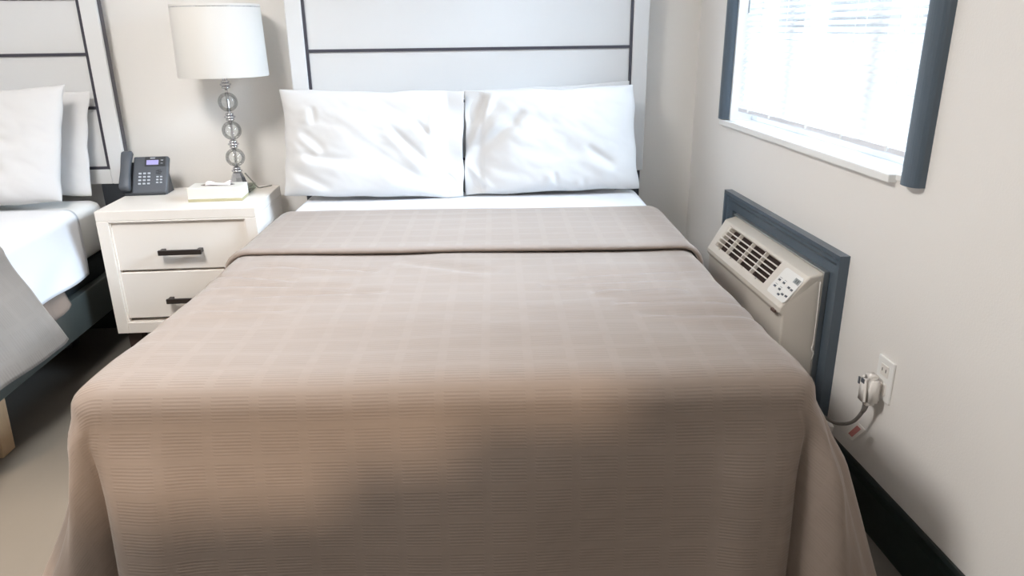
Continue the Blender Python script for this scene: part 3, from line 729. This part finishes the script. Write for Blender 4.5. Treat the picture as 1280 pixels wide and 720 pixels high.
def abar(bm, y0, y1, s0, s1, h0, h1):
    v = [bm.verts.new(ap(y, s, h)) for y in (y0, y1) for s in (s0, s1) for h in (h0, h1)]
    for q in ((0, 1, 3, 2), (4, 6, 7, 5), (0, 4, 5, 1), (2, 3, 7, 6), (0, 2, 6, 4), (1, 5, 7, 3)): bm.faces.new([v[i] for i in q])
for k in range(1, 5):
    s = G0 + (G1 - G0) * k / 5; abar(bm, GY0, GY1, s - .0022, s + .0022, -.022, .001)
for k in range(1, 4):
    y = GY0 + (GY1 - GY0) * k / 4; abar(bm, y - .003, y + .003, G0, G1, -.012, .0015)
bmesh.ops.recalc_face_normals(bm, faces=bm.faces[:]); bm.to_mesh(gr.data); bm.free(); rel(gr, ac)
for k in range(4):
    bm = B(); abar(bm, GY0 + .05 + k * .115, GY0 + .062 + k * .115, G1 + .001, G1 + .006, -.002, .004); rel(obj('vane_tab', bm, ACP, bevel=.001), ac)
cp = obj('control_panel', B(), ACPAN); bm = bmesh.new()
# rounded rectangle
cy0, cy1, s0, s1, rr = 1.985 + .02, 2.132, .014, .108, .012
pts = []
for (yy, ss, a0) in ((cy1 - rr, s0 + rr, 0), (cy0 + rr, s0 + rr, 90), (cy0 + rr, s1 - rr, 180), (cy1 - rr, s1 - rr, 270)):
    for k in range(6):
        an = math.radians(a0 + 18 * k); pts.append((yy + rr * math.cos(an) * 1.0, ss - rr * math.sin(an)))
lo = [bm.verts.new(ap(y, s, -.001)) for y, s in pts]; hi = [bm.verts.new(ap(y, s, .002)) for y, s in pts]
for i in range(len(pts)): bm.faces.new((lo[i], lo[(i + 1) % len(pts)], hi[(i + 1) % len(pts)], hi[i]))
bm.faces.new(hi); bmesh.ops.recalc_face_normals(bm, faces=bm.faces[:]); bm.to_mesh(cp.data); bm.free(); rel(cp, ac)
def sub(name, bm, m, **kw):
    o = obj(name, bm, m, **kw); o.parent = cp; return o
bm = B(); abar(bm, 2.008 + .004, 2.046, .024, .041, .0015, .003); sub('display', bm, LCD)
bm = B(); abar(bm, 2.018, 2.026, .027, .038, .0028, .0034); abar(bm, 2.030, 2.038, .027, .038, .0028, .0034); sub('display_digits', bm, mat('lcd_ink', rgb(96, 100, 100), .4))
for y, s in ((2.111, .058), (2.079, .058), (2.109, .081), (2.075, .081), (2.040, .061), (2.020, .062), (2.043, .088), (2.020, .086), (2.060, .095)):
    bm = B(); abar(bm, y - .006, y + .006, s - .0032, s + .0032, .0015, .004); sub('button', bm, BTN)
for y, s in ((2.111, .050), (2.079, .050), (2.109, .073), (2.075, .073)):
    bm = B(); abar(bm, y - .008, y + .008, s - .0008, s + .0008, .0015, .0024); sub('button_caption', bm, LCD)
bm = boxes((.944, .953, 2.026, 2.052, .491, .500)); rel(obj('latch', bm, mat('latch_brown', rgb(104, 84, 76), .5), bevel=.001), ac)
bm = boxes((1.068, 1.0835, Ya - .008, Ya, .22, .628), (1.068, 1.0835, Ya, Yb + .003, .6225, .628)); rel(obj('metal_flange', bm, METAL, label='thin metal edge of the wall sleeve'), ac)
bm = tube(B(), smoothcurve([(1.058, Ya - .012, .60), (1.060, Ya - .014, .45), (1.060, Ya - .013, .40), (1.056, Ya - .016, .385), (1.062, Ya - .018, .372), (1.06, Ya - .014, .35)]), .0022, 6); rel(obj('side_wire', bm, PLUGM, smooth=True), ac)
rel(obj('sleeve', boxes((1.080, 1.24, Ya, Yb, .225, .612)), METAL), ac)

# ------------------------------------------------------------------ outlet and plug
ou = empty('wall_outlet', (XR, 1.667, .437), label='white wall outlet plate low on the right wall', cat='outlet')
rel(obj('plate', boxes((XR - .006, XR, 1.631, 1.703, .379, .495)), WHITE, bevel=.003), ou)
bm = B()
for z in (.462, .412): box(bm, XR - .0085, XR - .005, 1.650, 1.684, z - .016, z + .016)
rel(obj('socket', bm, PLUGM, bevel=.003), ou)
bm = B()
for z in (.462,):
    for y in (1.659, 1.675): box(bm, XR - .0092, XR - .008, y - .001, y + .001, z - .003, z + .006)
rel(obj('socket_slot', bm, GAP), ou)
pg = empty('power_plug', (XR - .03, 1.675, .41), label='chunky white plug with grey cord and red tag in the wall outlet', cat='plug')
bm = boxes((XR - .056, XR - .010, 1.652, 1.700, .362, .448)); bmesh.ops.bevel(bm, geom=[e for e in bm.edges], offset=.012, segments=4, affect='EDGES'); rel(obj('plug_body', bm, PLUGM, smooth=True), pg)
bm = boxes((XR - .0575, XR - .054, 1.690, 1.697, .415, .435), (XR - .0575, XR - .055, 1.668, 1.684, .425, .438)); rel(obj('test_button', bm, BTN, bevel=.001), pg)
cpts = smoothcurve([(XR - .036, 1.678, .366), (XR - .038, 1.684, .335), (XR - .045, 1.715, .285), (XR - .06, 1.765, .255), (XR - .075, 1.83, .245), (XR - .07, 1.88, .20), (XR - .05, 1.95, .10), (XR - .045, 2.1, .03), (XR - .045, 2.4, .012)])
rel(obj('cord', tube(B(), cpts, .005, 8), CORD, smooth=True), pg)
rel(obj('strain_relief', tube(B(), cpts[:9], [.009, .0088, .0085, .008, .0076, .0072, .0068, .0062, .0058], 8), CORD, smooth=True), pg)
def tilted(name, c, ax, ay, t, m):
    bm = B(); c = Vector(c); ax = Vector(ax); ay = Vector(ay); nn = ax.cross(ay).normalized() * t
    v = [bm.verts.new(c + sx * ax + sy * ay + sz * nn) for sx in (-1, 1) for sy in (-1, 1) for sz in (-.5, .5)]
    for q in ((0, 1, 3, 2), (4, 6, 7, 5), (0, 4, 5, 1), (2, 3, 7, 6), (0, 2, 6, 4), (1, 5, 7, 3)): bm.faces.new([v[i] for i in q])
    return rel(obj(name, bm, m), pg)
tilted('tag', (XR - .046, 1.690, .270), (.004, -.012, -.004), (-.006, .016, -.026), .0012, PLUGM)
tilted('tag_print', (XR - .0472, 1.6912, .271), (.0022, -.0065, -.0022), (-.004, .011, -.018), .0016, REDT)
tilted('cord_clip', (XR - .06, 1.80, .225), (.004, .02, .0), (.0, .004, -.012), .012, PLUGM)

# ------------------------------------------------------------------ ceiling light above the space between the beds
cl = empty('ceiling_light', (-1.2, 1.30, ZC), label='round flush ceiling light above the gap between the beds', cat='ceiling light')
obj('pan', lathe(B(), [(.38, -.001), (.38, -.02), (.365, -.03)], n=48), WHITE, cl)
obj('diffuser', lathe(B(), [(.358, -.031), (.35, -.055), (.24, -.075), (.03, -.083)], n=48), DIFFU, cl, smooth=True)
light('ceiling_light_glow', 'AREA', (-1.2, 1.30, ZC - .09), 47, (1.0, 0.97, 0.935), rot=(0, 0, 0), shape='DISK', size=.72)
